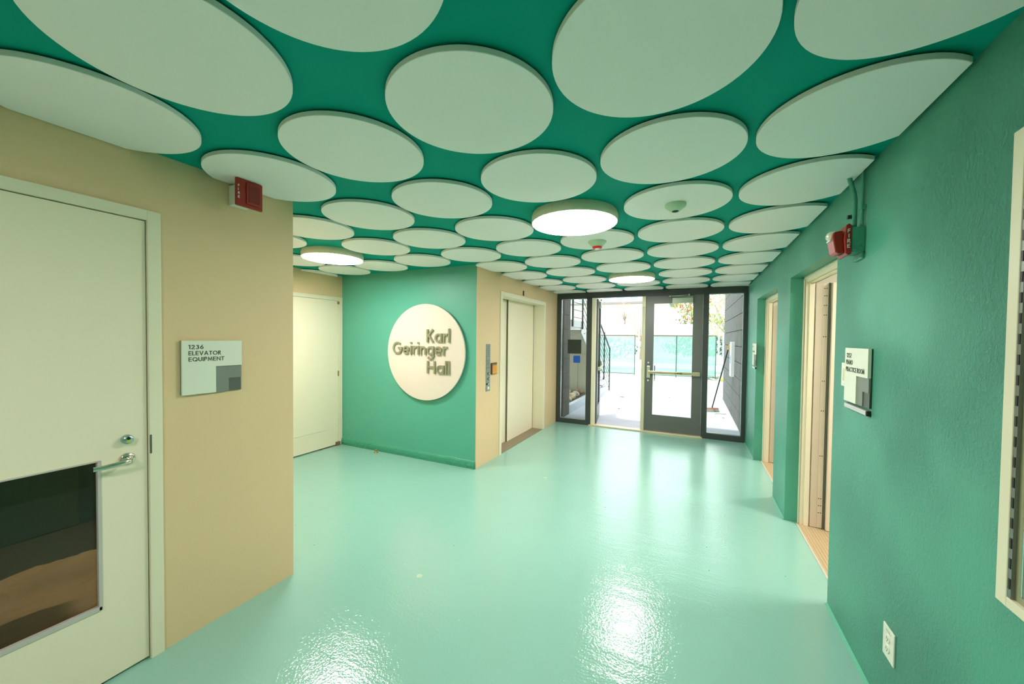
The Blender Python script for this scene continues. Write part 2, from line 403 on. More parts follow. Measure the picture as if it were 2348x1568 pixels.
light_label = {(1, 2): 'glowing round ceiling light nearest the camera, mid corridor, beside the drum smoke alarm panel',
               (1, 6): 'glowing round ceiling light nearest the glass entrance doors',
               (-3, 2): 'glowing round ceiling light in the left alcove before the green sign wall',
               (1, -3): 'unseen round ceiling light added behind the camera to light the foreground'}  # last one is out of view, added for light in the foreground
diff = mat('light diffuser', (1, .97, .90), .5, emit=LAMP)
light_rim = mat('light rim', (.80, .76, .58), .4)
for ci, (x0, y0) in CX.items():
    for j in range(-3 if ci == 1 else -2, 9):
        x = x0+.0017*(j-1); y = y0+DY*(j-1)
        if (ci, j) in LIGHTS:
            t = thing('ceiling_light', (x, y, 2.383), light_label[(ci, j)], 'ceiling light', group='round ceiling lights')
            MB().lathe([(.294, .0), (.297, .005), (.297, .044), (.290, .067)], (0, 0)).build('rim', light_rim, t)
            MB().cyl((0, 0), .289, -.003, .004, n=64).build('diffuser', diff, t)
            continue
        poly = [(x+R0*math.cos(2*PI*i/72), y+R0*math.sin(2*PI*i/72)) for i in range(72)]
        if ci <= -2:
            if j < 1 or j > 3: continue
            if ci == -5: poly = clip(poly, 0, XA+.012, True)
            lab = 'white alcove ceiling panel, %s row from sign wall, %s column left of corridor' % (ORD[4-j], ORD[-1-ci])
            if ci == -5: lab = 'cut white ceiling panel against the alcove end wall, %s row from the sign wall' % ORD[4-j]
            grp = 'white ceiling discs over the alcove'
        else:
            if ci == -1:
                if j <= 0: poly = clip(poly, 0, XL+.006, True)
                elif y > YK: poly = clip(poly, 0, XE+.006, True)
            if ci == 3: poly = clip(poly, 0, XR-.018, False)
            if j == 8: poly = clip(poly, 1, 6.715, False)
            r_ = ORD[9-j]
            col_ = {3: 'cut white ceiling panel along the green right wall', 2: 'white round ceiling panel, second column from right wall',
                    1: 'white round ceiling panel, third column from right wall', 0: 'white round ceiling panel, fourth column from right wall',
                    -1: 'white ceiling panel of the leftmost corridor column'}[ci]
            lab = '%s, %s row from entrance doors' % (col_, r_)
            grp = 'white ceiling discs over the corridor'
        if len(poly) < 3: continue
        # local coordinates around the disc centre
        loc = [(p[0]-x, p[1]-y) for p in poly]
        o = MB().prism(loc, 0, .020).build('acoustic_disc', white_paint, bevel=.0015, seg=1)
        o.location = (x, y, ZD); tag(o, lab, 'ceiling panel', grp, 'thing')
        for p in o.data.polygons: pass
        b2 = MB().prism([(p[0]*.55, p[1]*.55) for p in loc], .020, .0285).build('standoff', teal_ceiling, o)

# ------------------------------------------------------------------ detectors
def detector(name, loc, label, prof, m_body, tip_prof, m_tip, cat):
    t = thing(name, loc, label, cat)
    MB().lathe(prof, (0, 0)).build('housing', m_body, t)
    MB().lathe(tip_prof, (0, 0)).build('sensor_tip', m_tip, t)
    return t
t = detector('motion_sensor', (-.112, 2.54, ZD), 'pale dome sensor with a dark eye under a white ceiling panel', [(.062, 0), (.062, -.010), (.058, -.018), (.028, -.042), (.022, -.043)], green_plastic,
         [(.020, -.0425), (.019, -.046), (.006, -.050)], black, 'motion sensor')
t = detector('smoke_detector', (-.758, 3.235, ZD), 'pale smoke detector with a red ring at its tip', [(.078, 0), (.078, -.008), (.066, -.020), (.050, -.036), (.046, -.045)], green_plastic,
         [(.040, -.043), (.040, -.058), (.030, -.062)], bright_red, 'smoke detector')
MB().cyl((0, 0), .020, -.070, -.060).build('lens', white_plastic, t)

# ------------------------------------------------------------------ left door with glass lite
def left_door():
    t = struct(thing('door_1', (XL, 0, 0), 'cream equipment room door with a low glass lite and lever handle', 'door', PI/2))
    # local: x = world Y, y = into the wall, z up; front of wall at y=0
    f = MB()
    f.box(.845, .895, -.012, .14, 0, 2.165); f.box(-.12, -.07, -.012, .14, 0, 2.165); f.box(-.07, .845, -.012, .14, 2.118, 2.165)
    f.box(.83, .8449, .055, .14, 0, 2.10); f.box(-.07, -.055, .055, .14, 0, 2.10); f.box(-.07, .845, .055, .14, 2.10, 2.118)
    fr = f.build('frame', cream_frame, t, bevel=.002)
    box(.8455, .853, -.0135, -.011, 1.005, 1.095).build('strike_plate', mat('aged strike plate', (.16, .17, .12), .4, .5), t)
    d = MB(); y0, y1 = .004, .048
    lx0, lx1, lz0, lz1 = .09, .684, .345, 1.015
    d.box(-.066, lx0, y0, y1, .012, 2.114); d.box(lx1, .841, y0, y1, .012, 2.114)
    d.box(lx0, lx1, y0, y1, .012, lz0); d.box(lx0, lx1, y0, y1, lz1, 2.114)
    leaf = d.build('door_leaf', cream, t)
    s = MB(); wd = .011
    s.box(lx0-.002, lx0+wd, y0-.004, .02, lz0, lz1); s.box(lx1-wd, lx1+.002, y0-.004, .02, lz0, lz1)
    s.box(lx0, lx1, y0-.004, .02, lz0-.002, lz0+.018); s.box(lx0, lx1, y0-.004, .02, lz1-wd*.4, lz1+.002)
    s.build('glazing_bead', mat('glazing bead', (.60, .54, .50), .4, .1), leaf, bevel=.0015)
    box(lx0+.01, lx1-.01, .022, .026, lz0+.01, lz1-.005).build('glass_lite', dark_glass, leaf)
    # lever
    h = thing('door_lever', (.77, 0, 0), None, None); h.parent = t
    for k in ('label', 'category'):
        if k in h: del h[k]
    MB().lathe([(.0285, .004), (.0285, -.002), (.024, -.008), (.0, -.009)], (0, .999), axis='Y', cap=False).build('rose', chrome, h)
    MB().tube([(0, 0, .999), (0, -.03, .999), (-.002, -.045, .999), (-.012, -.054, .999), (-.03, -.056, .998), (-.06, -.055, .996), (-.09, -.052, .994), (-.112, -.046, .993), (-.122, -.044, .993)], .009, 14, flat=(.0065, .0105)).build('lever', chrome, h)
    k = MB().lathe([(.021, .004), (.021, -.012), (.018, -.020), (.0, -.0205)], (.769, 1.091), axis='Y', cap=False).build('deadbolt_cylinder', mat('blue grey metal', (.35, .52, .50), .25, .9), t)
    m = MB(); m.cyl((.769, 1.098), .0065, -.0225, -.0195, 'Y', 20); m.build('keyway', black, k)
    m = MB(); m.prism([(.760, 1.080), (.778, 1.080), (.776, 1.090), (.762, 1.090)], -.0222, -.0195, 'Y'); m.build('keyway_badge', mat('yellow badge', (.55, .55, .05), .4), k)
    return t
left_door()
# the leaf stops just above the floor, leaving an open gap
a = bpy.data.lights.new('added_lite_fill', 'AREA'); a.energy = 6; a.size = .3; a.color = (1, .80, .55)  # unseen fill added to brighten the sheet and cabinet behind the lite
ao = bpy.data.objects.new('added_lite_fill', a); COL.objects.link(ao); ao.location = (-3.75, .95, 2.42)
# things seen through the lite
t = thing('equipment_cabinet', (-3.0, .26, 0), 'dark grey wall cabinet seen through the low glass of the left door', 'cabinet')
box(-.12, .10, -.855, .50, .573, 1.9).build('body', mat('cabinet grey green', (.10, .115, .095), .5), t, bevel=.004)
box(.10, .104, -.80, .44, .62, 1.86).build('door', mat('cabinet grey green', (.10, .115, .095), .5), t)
m = MB(); N = 44
pts = []
for i in range(N+1):
    for j in range(N+1):
        x = -3.72+1.08*i/N; y = -.5+1.85*j/N
        e = min(i, N-i, j, N-j)/6.0; e = min(1, e)
        z = .012+e*(.07+.04*math.sin(7*x+3*math.sin(3*y))+.035*abs(math.sin(11*x-4*y+2))+.022*abs(math.sin(23*x+9*y+2*math.sin(5*y)))+.012*random.random())
        pts.append((x, y, max(.009, z)))
m.add(pts, [(i*(N+1)+j, (i+1)*(N+1)+j, (i+1)*(N+1)+j+1, i*(N+1)+j+1) for i in range(N) for j in range(N)], True)
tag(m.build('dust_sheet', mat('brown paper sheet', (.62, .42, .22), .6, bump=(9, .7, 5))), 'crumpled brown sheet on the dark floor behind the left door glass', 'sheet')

# ------------------------------------------------------------------ room signs
def room_sign(loc, rz, lines, label, W=.279, H=.28, sc=1.0):
    """loc = upper left corner on the wall, local x right, y into wall"""
    t = thing('room_sign', loc, label, 'sign', rz)
    box(0, W, -.006, 0, -H, 0).build('back_plate', sign_edge, t)
    m = MB(); gx = W*.537; gz = -H*.496
    m.box(0, W, -.018, -.006, gz, 0); m.box(0, gx, -.018, -.006, -H, gz); m.build('face_panel', sign_white, t)
    dx = W*.767; dz = -H*.744
    m = MB(); m.box(gx, W, -.013, -.006, dz, gz); m.box(gx, dx, -.013, -.006, -H, dz); m.build('grey_inset', sign_grey, t)
    box(dx, W, -.009, -.006, -H, dz).build('dark_inset', sign_dark, t)
    for tx, zz, cap, wd, x in lines:
        m = MB(); lay_text(m, tx, x, -zz, cap, -.0192, -.018, s=.15, gap=.14, width=wd); m.build('lettering', ink, t)
    return t
room_sign((XL, .971, 1.547), PI/2, [('1236', .044, .022, .066, .027), ('ELEVATOR', .076, .0215, .146, .027), ('EQUIPMENT', .108, .0215, .163, .027)],
          'square white room sign reading 1236 ELEVATOR EQUIPMENT on the beige wall')
s2 = room_sign((XR, 2.588, 1.548), -PI/2, [('1252', .050, .023, .062, .026), ('PIANO', .086, .0235, .086, .022), ('PRACTICE ROOM', .123, .0235, .235, .020)],
          'white room sign reading 1252 PIANO PRACTICE ROOM on the right wall beside the light switch', W=.292, H=.28)
s3 = room_sign((XR, 6.02, 1.543), -PI/2, [], 'white room sign on the far right wall near the glass entrance', W=.25, H=.29)
m = MB(); m.box(.02, .08, -.0188, -.018, -.050, -.032); m.box(.02, .20, -.0188, -.018, -.118, -.096); m.build('print', sign_grey, s3)
def rail(x, y, z, L, label):
    t = thing('note_rail', (XR, y, z), label, 'note holder', -PI/2)
    box(0, L, -.003, 0, -.016, .014).build('backing', sign_edge, t)
    m = MB(); m.box(0, L-.006, -.014, -.003, -.012, .010)
    for k in (-.006, 0, .006): m.box(0, L-.006, -.0155, -.014, k-.0012, k+.0012)
    m.build('rail', mat('ribbed aluminium', (.75, .74, .68), .3, .7), t, bevel=.001)
    MB().cyl((L+.004, -.009), .0, 0, 0) if 0 else None
    m = MB(); m.prism([(L-.006, -.018+0), (L+.008, -.018), (L+.008, -.0), (L-.006, -.0)], -.012, .012)
    m.build('end_cap', black, t, bevel=.004)
rail(0, 2.592, 1.243, .288, 'short ribbed metal note rail under the PIANO PRACTICE ROOM sign')
rail(0, 6.03, 1.222, .26, 'short metal note rail under the far room sign by the entrance')

# ------------------------------------------------------------------ light switch, outlet
t = thing('light_switch', (XR, 2.68, 1.40), 'white wall switch plate half behind the piano practice room sign', 'switch', -PI/2)
box(0, .090, -.006, 0, -.064, .064).build('cover_plate', white_plastic, t, bevel=.002)
box(.030, .060, -.009, -.006, -.034, .034).build('rocker', mat('cream rocker', (.66, .62, .38), .4), t, bevel=.001)
for z in (-.052, .052): MB().cyl((.045, z), .003, -.0068, -.0058, 'Y', 12).build('screw', steel, t)
t = thing('wall_outlet', (XR, 2.096, .332), 'white duplex power outlet low on the green right wall', 'outlet', -PI/2)
box(0, .094, -.006, 0, -.066, .066).build('cover_plate', white_plastic, t, bevel=.002)
for z in (-.021, .021):
    r = MB().lathe([(.0175, -.005), (.0175, -.0085), (.0155, -.0095)], (.047, z), 'Y', 28).build('receptacle', white_plastic, t)
    m = MB(); m.box(.040, .042, -.0100, -.0092, z-.004, z+.006); m.box(.052, .054, -.0100, -.0092, z-.004, z+.005); m.cyl((.047, z-.009), .0024, -.0100, -.0092, 'Y', 10)
    m.build('slot', black, r)
m = MB(); m.box(.025, .070, -.0064, -.0059, .047, .0485); m.box(.030, .062, -.0064, -.0059, .052, .053); m.build('label_strip', sign_grey, t)

# ------------------------------------------------------------------ fire strobe on the right wall
t = thing('fire_strobe', (XR, 2.43, 2.03), 'red FIRE strobe alarm on a green box high on the right wall', 'fire alarm', -PI/2)
# local x = toward -Y (to the viewer); use x in [-.12, 0]; y negative = out of the wall
box(-.115, 0, -.052, 0, 0, .125).build('back_box', teal_plaster, t, bevel=.003)
box(-.115, 0, -.012, .0, -.035, .0).build('plaster_patch', teal_plaster, t, bevel=.004)
m = MB(); m.prism([(-.052, -.010), (-.052, .135), (-.064, .145), (-.076, .136), (-.082, .07), (-.076, -.004), (-.066, -.014)], -.122, .004, 'X')
# prism over X gives (y,z) polygon swept along x
b = m.build('base_plate', red, t, bevel=.004)
m = MB(); lay_text(m, 'F', -.0, 0, .024, 0, .0015, s=.2)
# FIRE stacked on the viewer-facing side (plane x = +.004)
G = glyphs(.17)
for i, ch in enumerate('FIRE'):
    mm = MB(); wch = G[ch][0]*.019
    letter_mb(mm, ch, G, -wch/2, 0, .019, .17, 0, .0012)
    # turn local (x,z) text into the plane facing +x : x->y
    mm.v = [(.0040+v[1]+.0004, v[0]-.0645, v[2]+.098-i*.0255) for v in mm.v]
    mm.build('letter', mat('white print', (.85, .82, .78), .5), b)
m = MB(); m.prism([(-.076, .004), (-.084, .115), (-.118, .112), (-.124, .088), (-.112, .010), (-.100, -.002)], -.108, -.012, 'X')
hd = m.build('horn_body', red, t, bevel=.005)
m = MB(); m.lathe([(.0, -.142), (.014, -.139), (.024, -.128), (.028, -.112), (.028, -.100)], (-.058, .098), 'Y', 20, cap=False)
m.build('strobe_lens', mat('clear lens', (.78, .80, .68), .08, .1, coat=1), t)
box(-.085, -.032, -.131, -.108, .070, .078).build('lens_bezel', white_plastic, t, bevel=.002)
# conduits
t = thing('conduit', (XR-.02, 2.49, 2.155), 'thick green painted conduit bending from the ceiling to the fire strobe box', 'conduit')
MB().tube([(-.012, -.02, 0), (-.012, -.02, .10), (-.012, -.020, .14), (-.014, -.012, .18), (-.020, .0, .22), (-.028, .012, .27), (-.030, .014, .293)], .010, 14).build('pipe', teal_plaster, t)
MB().cyl((-.030, .014), .022, .279, .2935, n=20).build('flange', teal_plaster, t)
t = thing('conduit', (XR-.012, 2.44, 2.155), 'thin straight green conduit on the right wall beside the thicker one', 'conduit')
MB().tube([(0, 0, 0), (0, 0, .293)], .0075, 12).build('pipe', teal_plaster, t)
box(-.010, .012, -.016, .016, .085, .105).build('clamp', teal_plaster, t, bevel=.002)
o = MB().tube([(0, 0, 0), (-.03, 0, 0), (-.034, 0, 0)], .011, 12).build('conduit_clip', sign_edge); o.location = (XR, 2.565, 2.24)
tag(o, 'small dark clip on the wall left of the green conduits', 'clip')

# ------------------------------------------------------------------ red horn on the left wall
t = thing('fire_horn', (XL, 1.193, 2.272), 'red square fire horn on a white box high on the beige left wall', 'fire alarm', PI/2)
box(.004, .092, -.138, 0, .030, .138).build('back_box', white_plastic, t, bevel=.002)
b = box(-.040, .098, -.152, -.138, 0, .148).build('base_plate', red, t, bevel=.006, seg=3)
hb = box(.010, .084, -.160, -.152, .020, .134).build('horn_frame', red, t, bevel=.005, seg=3)
box(.020, .076, -.162, -.1595, .030, .124).build('horn_grille', mat('dark red grille', (.22, .012, .008), .4), hb, bevel=.002)
for i, ch in enumerate('FIRE'):
    mm = MB(); letter_mb(mm, ch, G, -.030, .100-i*.020, .013, .17, -.1535, -.152); mm.build('letter', MATS['white print'], b)

# ------------------------------------------------------------------ big round sign
t = thing('round_sign', (-3.062, YK, 1.386), 'large round cream sign with raised letters Karl Geiringer Hall on green wall', 'sign')
MB().cyl((0, 0), .30, -.022, 0, 'Y', 48).build('standoff', white_plastic, t)
MB().cyl((0, 0), .612, -.045, -.022, 'Y', 128).build('disc', mat('cream sign board', (.82, .72, .62), .5, var=(1, .01)), t, bevel=.002)
GK = glyphs(.145)
def raised(word, x0, x1, z, cap):
    gap = .085; sx = (x1-x0)/word_width(word, GK, cap, gap); x = x0
    for ch in word:
        mm = MB(); letter_mb(mm, ch, GK, x, z, cap, .145, -.066, -.052, sx); mm.build('raised_letter', letter_m, t)
        x += (GK[ch][0]+gap)*cap*sx
X0 = 3.062; Z0 = 1.386; k = .985
raised('Karl', (-3.012+X0)*k, (-2.655+X0)*k, (1.513-Z0), .163)
raised('Geiringer', (-3.578+X0)*k, (-2.695+X0)*k, (1.352-Z0), .163)
raised('Hall', (-3.005+X0)*k, (-2.655+X0)*k, (1.122-Z0), .158)
m = MB()
for xx, zz in ((.05, .20), (.37, .20), (-.40, .04), (.30, .04), (.08, -.18), (.37, -.18)):
    pass
# door stop on the floor
t = thing('door_stop', (-3.845, 3.735, 0), 'small brass floor door stop in front of the green sign wall', 'door stop')
brass = mat('old brass', (.45, .26, .12), .35, .8)
MB().lathe([(.030, .001), (.030, .005), (.012, .012), (.011, .040), (.0, .042)], (0, 0)).build('base', brass, t)
MB().lathe([(.0125, .020), (.015, .024), (.015, .034), (.0125, .038)], (0, 0)).build('bumper', mat('tan rubber', (.36, .22, .12), .6), t)

# ------------------------------------------------------------------ alcove door
t = struct(thing('door_2', (XA, 0, 0), 'cream panelled door in the left alcove beside the green sign wall', 'door', PI/2))
m = MB(); m.box(3.745, 3.812, -.010, .14, 0, 2.135); m.box(2.70, 2.755, -.010, .14, 0, 2.135); m.box(2.755, 3.745, -.010, .14, 2.085, 2.135)
m.build('frame', cream_frame, t, bevel=.002)
d = MB(); d.box(2.758, 3.742, 0, .045, .014, 2.082); leaf = d.build('door_leaf', cream, t)
# raised plate with a bevelled border
m = MB(); m.box(2.82, 3.615, -.004, 0, .255, 2.03); m.build('door_panel', cream, leaf, bevel=.003)
m = MB(); m.box(3.728, 3.757, -.018, 0, 2.035, 2.075); m.build('pivot', brass, t, bevel=.004)
m = MB(); m.box(3.735, 3.752, -.016, 0, 1.00, 1.08); m.build('hinge', brass, t, bevel=.005)
m = MB(); m.box(3.70, 3.765, -.03, 0, .004, .055); m.build('pivot', mat('rusty pivot', (.25, .17, .09), .6, .4), t, bevel=.006)
m = MB(); m.prism([(3.44, -.012), (3.80, -.012), (3.80, .0), (3.44, .0)], 0, .004); 
o = m.build('threshold', brown, t)

# ------------------------------------------------------------------ elevator
t = thing('elevator_door', (XE, 0, 0), 'cream two panel elevator door in a deep cream frame on the beige wall', 'elevator', PI/2)
m = MB()
m.box(4.405, 4.462, -.014, .19, 0, 2.205); m.box(6.030, 6.090, -.014, .19, 0, 2.205); m.box(4.462, 6.030, -.014, .19, 2.150, 2.205)
m.build('frame', cream_frame, t, bevel=.002)
box(5.034, 6.030, .190, .215, .006, 2.150).build('sliding_panel', cream, t, bevel=.003)
box(4.462, 5.060, .217, .245, .006, 2.150).build('sliding_panel', cream, t, bevel=.003)
box(5.029, 5.0335, .189, .216, .006, 2.150).build('seal', mat('olive seal', (.16, .16, .09), .6), t)
box(6.018, 6.030, .1895, .1899, .006, 2.148).build('seal', mat('gap line', (.08, .08, .05), .6), t)
box(4.462, 6.030, .0, .25, .0, .006).build('sill', brown, t)
t = thing('hall_lantern', (XE, 5.135, 2.212), 'small dark upright key slot above the elevator door', 'elevator fitting', PI/2)
MB().prism([(.018+.014*math.cos(a*PI/8), .045+.016*math.sin(a*PI/8)+(.022 if 0 <= a <= 8 else -.022)) for a in range(16)], -.012, 0, 'Y').build('housing', black, t)
MB().prism([(.018+.006*math.cos(a*PI/8), .045+.008*math.sin(a*PI/8)+(.018 if 0 <= a <= 8 else -.018)) for a in range(16)], -.014, -.012, 'Y').build('lens', sign_grey, t)
t = thing('call_panel', (XE, 4.040, .905), 'tall narrow steel elevator call panel on the beige wall', 'elevator panel', PI/2)
pl = box(0, .104, -.006, 0, 0, .595).build('face_plate', mat('panel steel', (.34, .38, .35), .35, .6), t, bevel=.001)
for z in (.295, .385, .440):
    box(.006, .098, -.0068, -.0058, z, z+.0045).build('engraved_line', sign_dark, pl)
m = MB()
for i in range(7): m.box(.030, .078-.008*(i % 3), -.0066, -.0058, .462+i*.017, .467+i*.017)
m.build('engraved_text', sign_dark, pl); m = MB()
for i in range(4): m.box(.022, .075-.01*(i % 2), -.0066, -.0058, .335+i*.012, .339+i*.012)
m.build('engraved_text', sign_dark, pl)
MB().lathe([(.015, -.005), (.015, -.011), (.010, -.012)], (.052, .222), 'Y', 24).build('key_switch', black, t)
MB().cyl((.055, .222), .008, -.014, -.011, 'Y', 20).build('key_barrel', white_plastic, t)
MB().cyl((.055, .155), .0165, -.011, -.005, 'Y', 24).build('call_button', black, t)
MB().cyl((.055, .155), .008, -.014, -.011, 'Y', 20).build('button_light', white_plastic, t)
MB().cyl((.055, .092), .0155, -.011, -.005, 'Y', 24).build('call_button', sign_dark, t)
MB().cyl((.055, .092), .010, -.013, -.011, 'Y', 20).build('button_light', white_plastic, t)
box(.006, .028, -.009, -.005, .080, .104).build('braille_tag', black, t)
MB().cyl((.055, .040), .021, -.010, -.005, 'Y', 28).build('round_badge', white_plastic, t)
t = thing('orange_notice', (XE, 4.165, 1.110), 'small orange notice in a dark brown frame beside the elevator call panel', 'notice', PI/2)
box(0, .142, -.016, 0, 0, .147).build('frame', mat('dark brown frame', (.09, .05, .03), .5), t, bevel=.002)
nt_ = box(.022, .137, -.0175, -.016, .005, .118).build('orange_panel', mat('orange card', (.80, .34, .03), .5), t)
box(.012, .137, -.0178, -.016, .124, .132).build('top_slot', mat('slot grey', (.30, .24, .19), .5), t)
m = MB()
for i in range(3): m.box(.045, .105, -.0182, -.0175, .050+i*.018, .052+i*.018)
m.build('print', mat('orange print', (.55, .22, .02), .5), nt_)

# ------------------------------------------------------------------ right wall doorways
def practice_door(y0, y1, label, num):
    """recess y0..y1 in the right wall; frame set back at x=.86; leaf open 90 deg into the room, hinged at the far side"""
    t = struct(thing('door_%d' % num, (.86, y1, 0), label, 'door'))
    W = y1-y0
    m = MB()
    for a, b in ((-.05, 0), (-W, -W+.05)): m.box(0, .065, a, b, 0, 2.13)
    m.box(0, .065, -W+.05, -.05, 2.08, 2.13)
    # stop profile
    m.box(.022, .058, -.060, -.05, 0, 2.070); m.box(.022, .058, -W+.05, -W+.060, 0, 2.070); m.box(.022, .058, -W+.05, -.05, 2.070, 2.08)
    m.box(-.008, .0, -.022, 0, 0, 2.13); m.box(-.008, .0, -W, -W+.022, 0, 2.13); m.box(-.008, .0, -W, 0, 2.108, 2.13)
    m.build('frame', cream_frame, t, bevel=.003)
    box(.066, .112, -.064, -.050, .012, 2.066).build('hinge_strip', mat('tan hinge strip', (.66, .57, .45), .4, .1), t, bevel=.001)
    m = MB(); sc_ = mat('screw dark', (.06, .04, .03), .4, .6)
    h = box(.1125, .148, -.064, -.050, .012, 2.066).build('hinge_leaf', mat('painted hinge leaf', (.74, .64, .50), .4), t, bevel=.001)
    for z in (.14, .20, .26, .62, 1.0, 1.25, 1.62, 1.80, 1.88, 1.96, 2.02):
        for dx in (.122, .136): MB().cyl((dx, z), .004, -.0655, -.0635, 'Y', 10).build('screw', sc_, h)
    box(.149, .162, -.070, -.052, .012, 2.066).build('gasket', mat('dark gasket', (.10, .11, .08), .5), t)
    lf = box(.166, 1.07, -.100, -.056, .012, 2.064).build('door_leaf', mat('peach door paint', (.86, .73, .58), .45), t, bevel=.002)
    box(.215, 1.04, -.103, -.100, .02, .27).build('kick_plate', mat('brown kick plate', (.32, .13, .06), .4), lf)
    m = MB(); m.cyl((1.02, 1.0), .027, -.112, -.100, 'Y', 24); m.tube([(1.02, -.11, 1.0), (1.02, -.15, 1.0), (.91, -.155, 1.0)], .009, 10); m.build('handle', chrome, lf)
    # wooden ribbed threshold
    m = MB()
    th = mat('ribbed oak threshold', (.52, .38, .22), .45, bump=(60, .15))
    m.box(-.012, .30, -W+.002, -.002, 0, .006)
    for i in range(14): m.box(.005+i*.021, .014+i*.021, -W+.004, -.004, .006, .009)
    tr = m.build('threshold', th, t)
    box(-.024, -.012, -W+.002, -.04, 0, .007).build('threshold_edge', mat('bright aluminium', (.85, .84, .80), .3, .6), t)
    return t
practice_door(2.82, 3.99, 'cream frame and open peach door of the nearer right doorway', 3)
practice_door(4.52, 5.83, 'cream frame and open door of the farther right doorway', 4)
for y in (3.3, 5.4):
    a = bpy.data.lights.new('practice_room_lamp', 'AREA'); a.energy = 22; a.size = .5; a.color = (1, .93, .84)
    ao = bpy.data.objects.new('practice_room_lamp', a); COL.objects.link(ao); ao.location = (2.0, y, 2.42)

# cabinet with continuous hinge at the right picture edge
t = thing('wall_cabinet', (XR, 1.443, .905), 'cream framed glass cabinet with a black hinge at the right picture edge', 'cabinet', -PI/2)
Wc, Hc = .75, 1.22
m = MB(); fw_ = .037
m.box(0, fw_, -.022, 0, 0, Hc); m.box(Wc-fw_, Wc, -.022, 0, 0, Hc); m.box(fw_, Wc-fw_, -.022, 0, 0, fw_*.7); m.box(fw_, Wc-fw_, -.022, 0, Hc-fw_, Hc)
m.build('frame', cream_frame, t, bevel=.002)
hg = box(fw_, fw_+.012, -.020, -.006, fw_*.7, Hc-fw_).build('hinge', mat('grey hinge', (.25, .27, .25), .35, .7), t)
for i in range(22): box(fw_+.004, fw_+.010, -.0215, -.020, .05+i*.052, .076+i*.052).build('knuckle', black, hg)
box(fw_+.012, Wc-fw_, -.012, -.001, fw_*.7, Hc-fw_).build('door_panel', mat('olive panel', (.34, .34, .20), .4), t)
box(fw_+.030, Wc-fw_-.02, -.0145, -.0125, fw_*.7+.02, Hc-fw_-.02).build('glass_pane', glass, t)

# ------------------------------------------------------------------ glass storefront
t = struct(thing('window_1', (0, 6.77, 0), 'dark framed glass entrance screen with two side lights', 'window'))
dm = dark_metal; y0, y1 = -.05, .05
m = MB()
m.box(-2.300, -2.236, y0, y1, 0, 2.42)            # left jamb
m.box(-1.742, -1.650, y0, y1, 0, 2.33)            # left mullion
m.box(.147, .222, y0, y1, 0, 2.33)                # right mullion
m.box(.704, .757, y0, y1, 0, 2.42)                # right jamb
m.box(-2.236, .704, y0, y1, 2.32, 2.45)           # header
m.box(-2.236, -1.742, y0, y1, 0, .085); m.box(.222, .704, y0, y1, 0, .088)
m.box(-2.312, -2.300, y0, y1, 0, 2.45)
m.build('frame', dm, t, bevel=.0015)
m = MB()
for a, b, z0, z1 in ((-2.236, -1.742, .085, 2.32), (.222, .704, .088, 2.32)):
    m.box(a, a+.010, -.03, -.012, z0, z1); m.box(b-.010, b, -.03, -.012, z0, z1); m.box(a, b, -.03, -.012, z0, z0+.012); m.box(a, b, -.03, -.012, z1-.012, z1)
m.build('glazing_bead', mat('bright bead', (.60, .68, .70), .25, .7), t)
box(-2.230, -1.748, -.005, .005, .09, 2.315).build('pane', glass, t)
box(.228, .698, -.005, .005, .093, 2.315).build('pane', glass, t)
box(-1.6495, -1.585, -.045, .03, .02, 2.32).build('side_jamb', cream_frame, t, bevel=.002)
cp = box(-.785, -.727, -.045, .03, 0, 2.32).build('centre_post', mat('cream post', (.62, .60, .42), .4), t, bevel=.002)
box(-.783, -.729, -.052, -.045, 2.14, 2.31).build('post_cover', cream_frame, cp, bevel=.001)
box(-1.68, .168, -.075, .06, 0, .020).build('threshold', mat('warm metal threshold', (.80, .66, .42), .35, .3), t, bevel=.003)

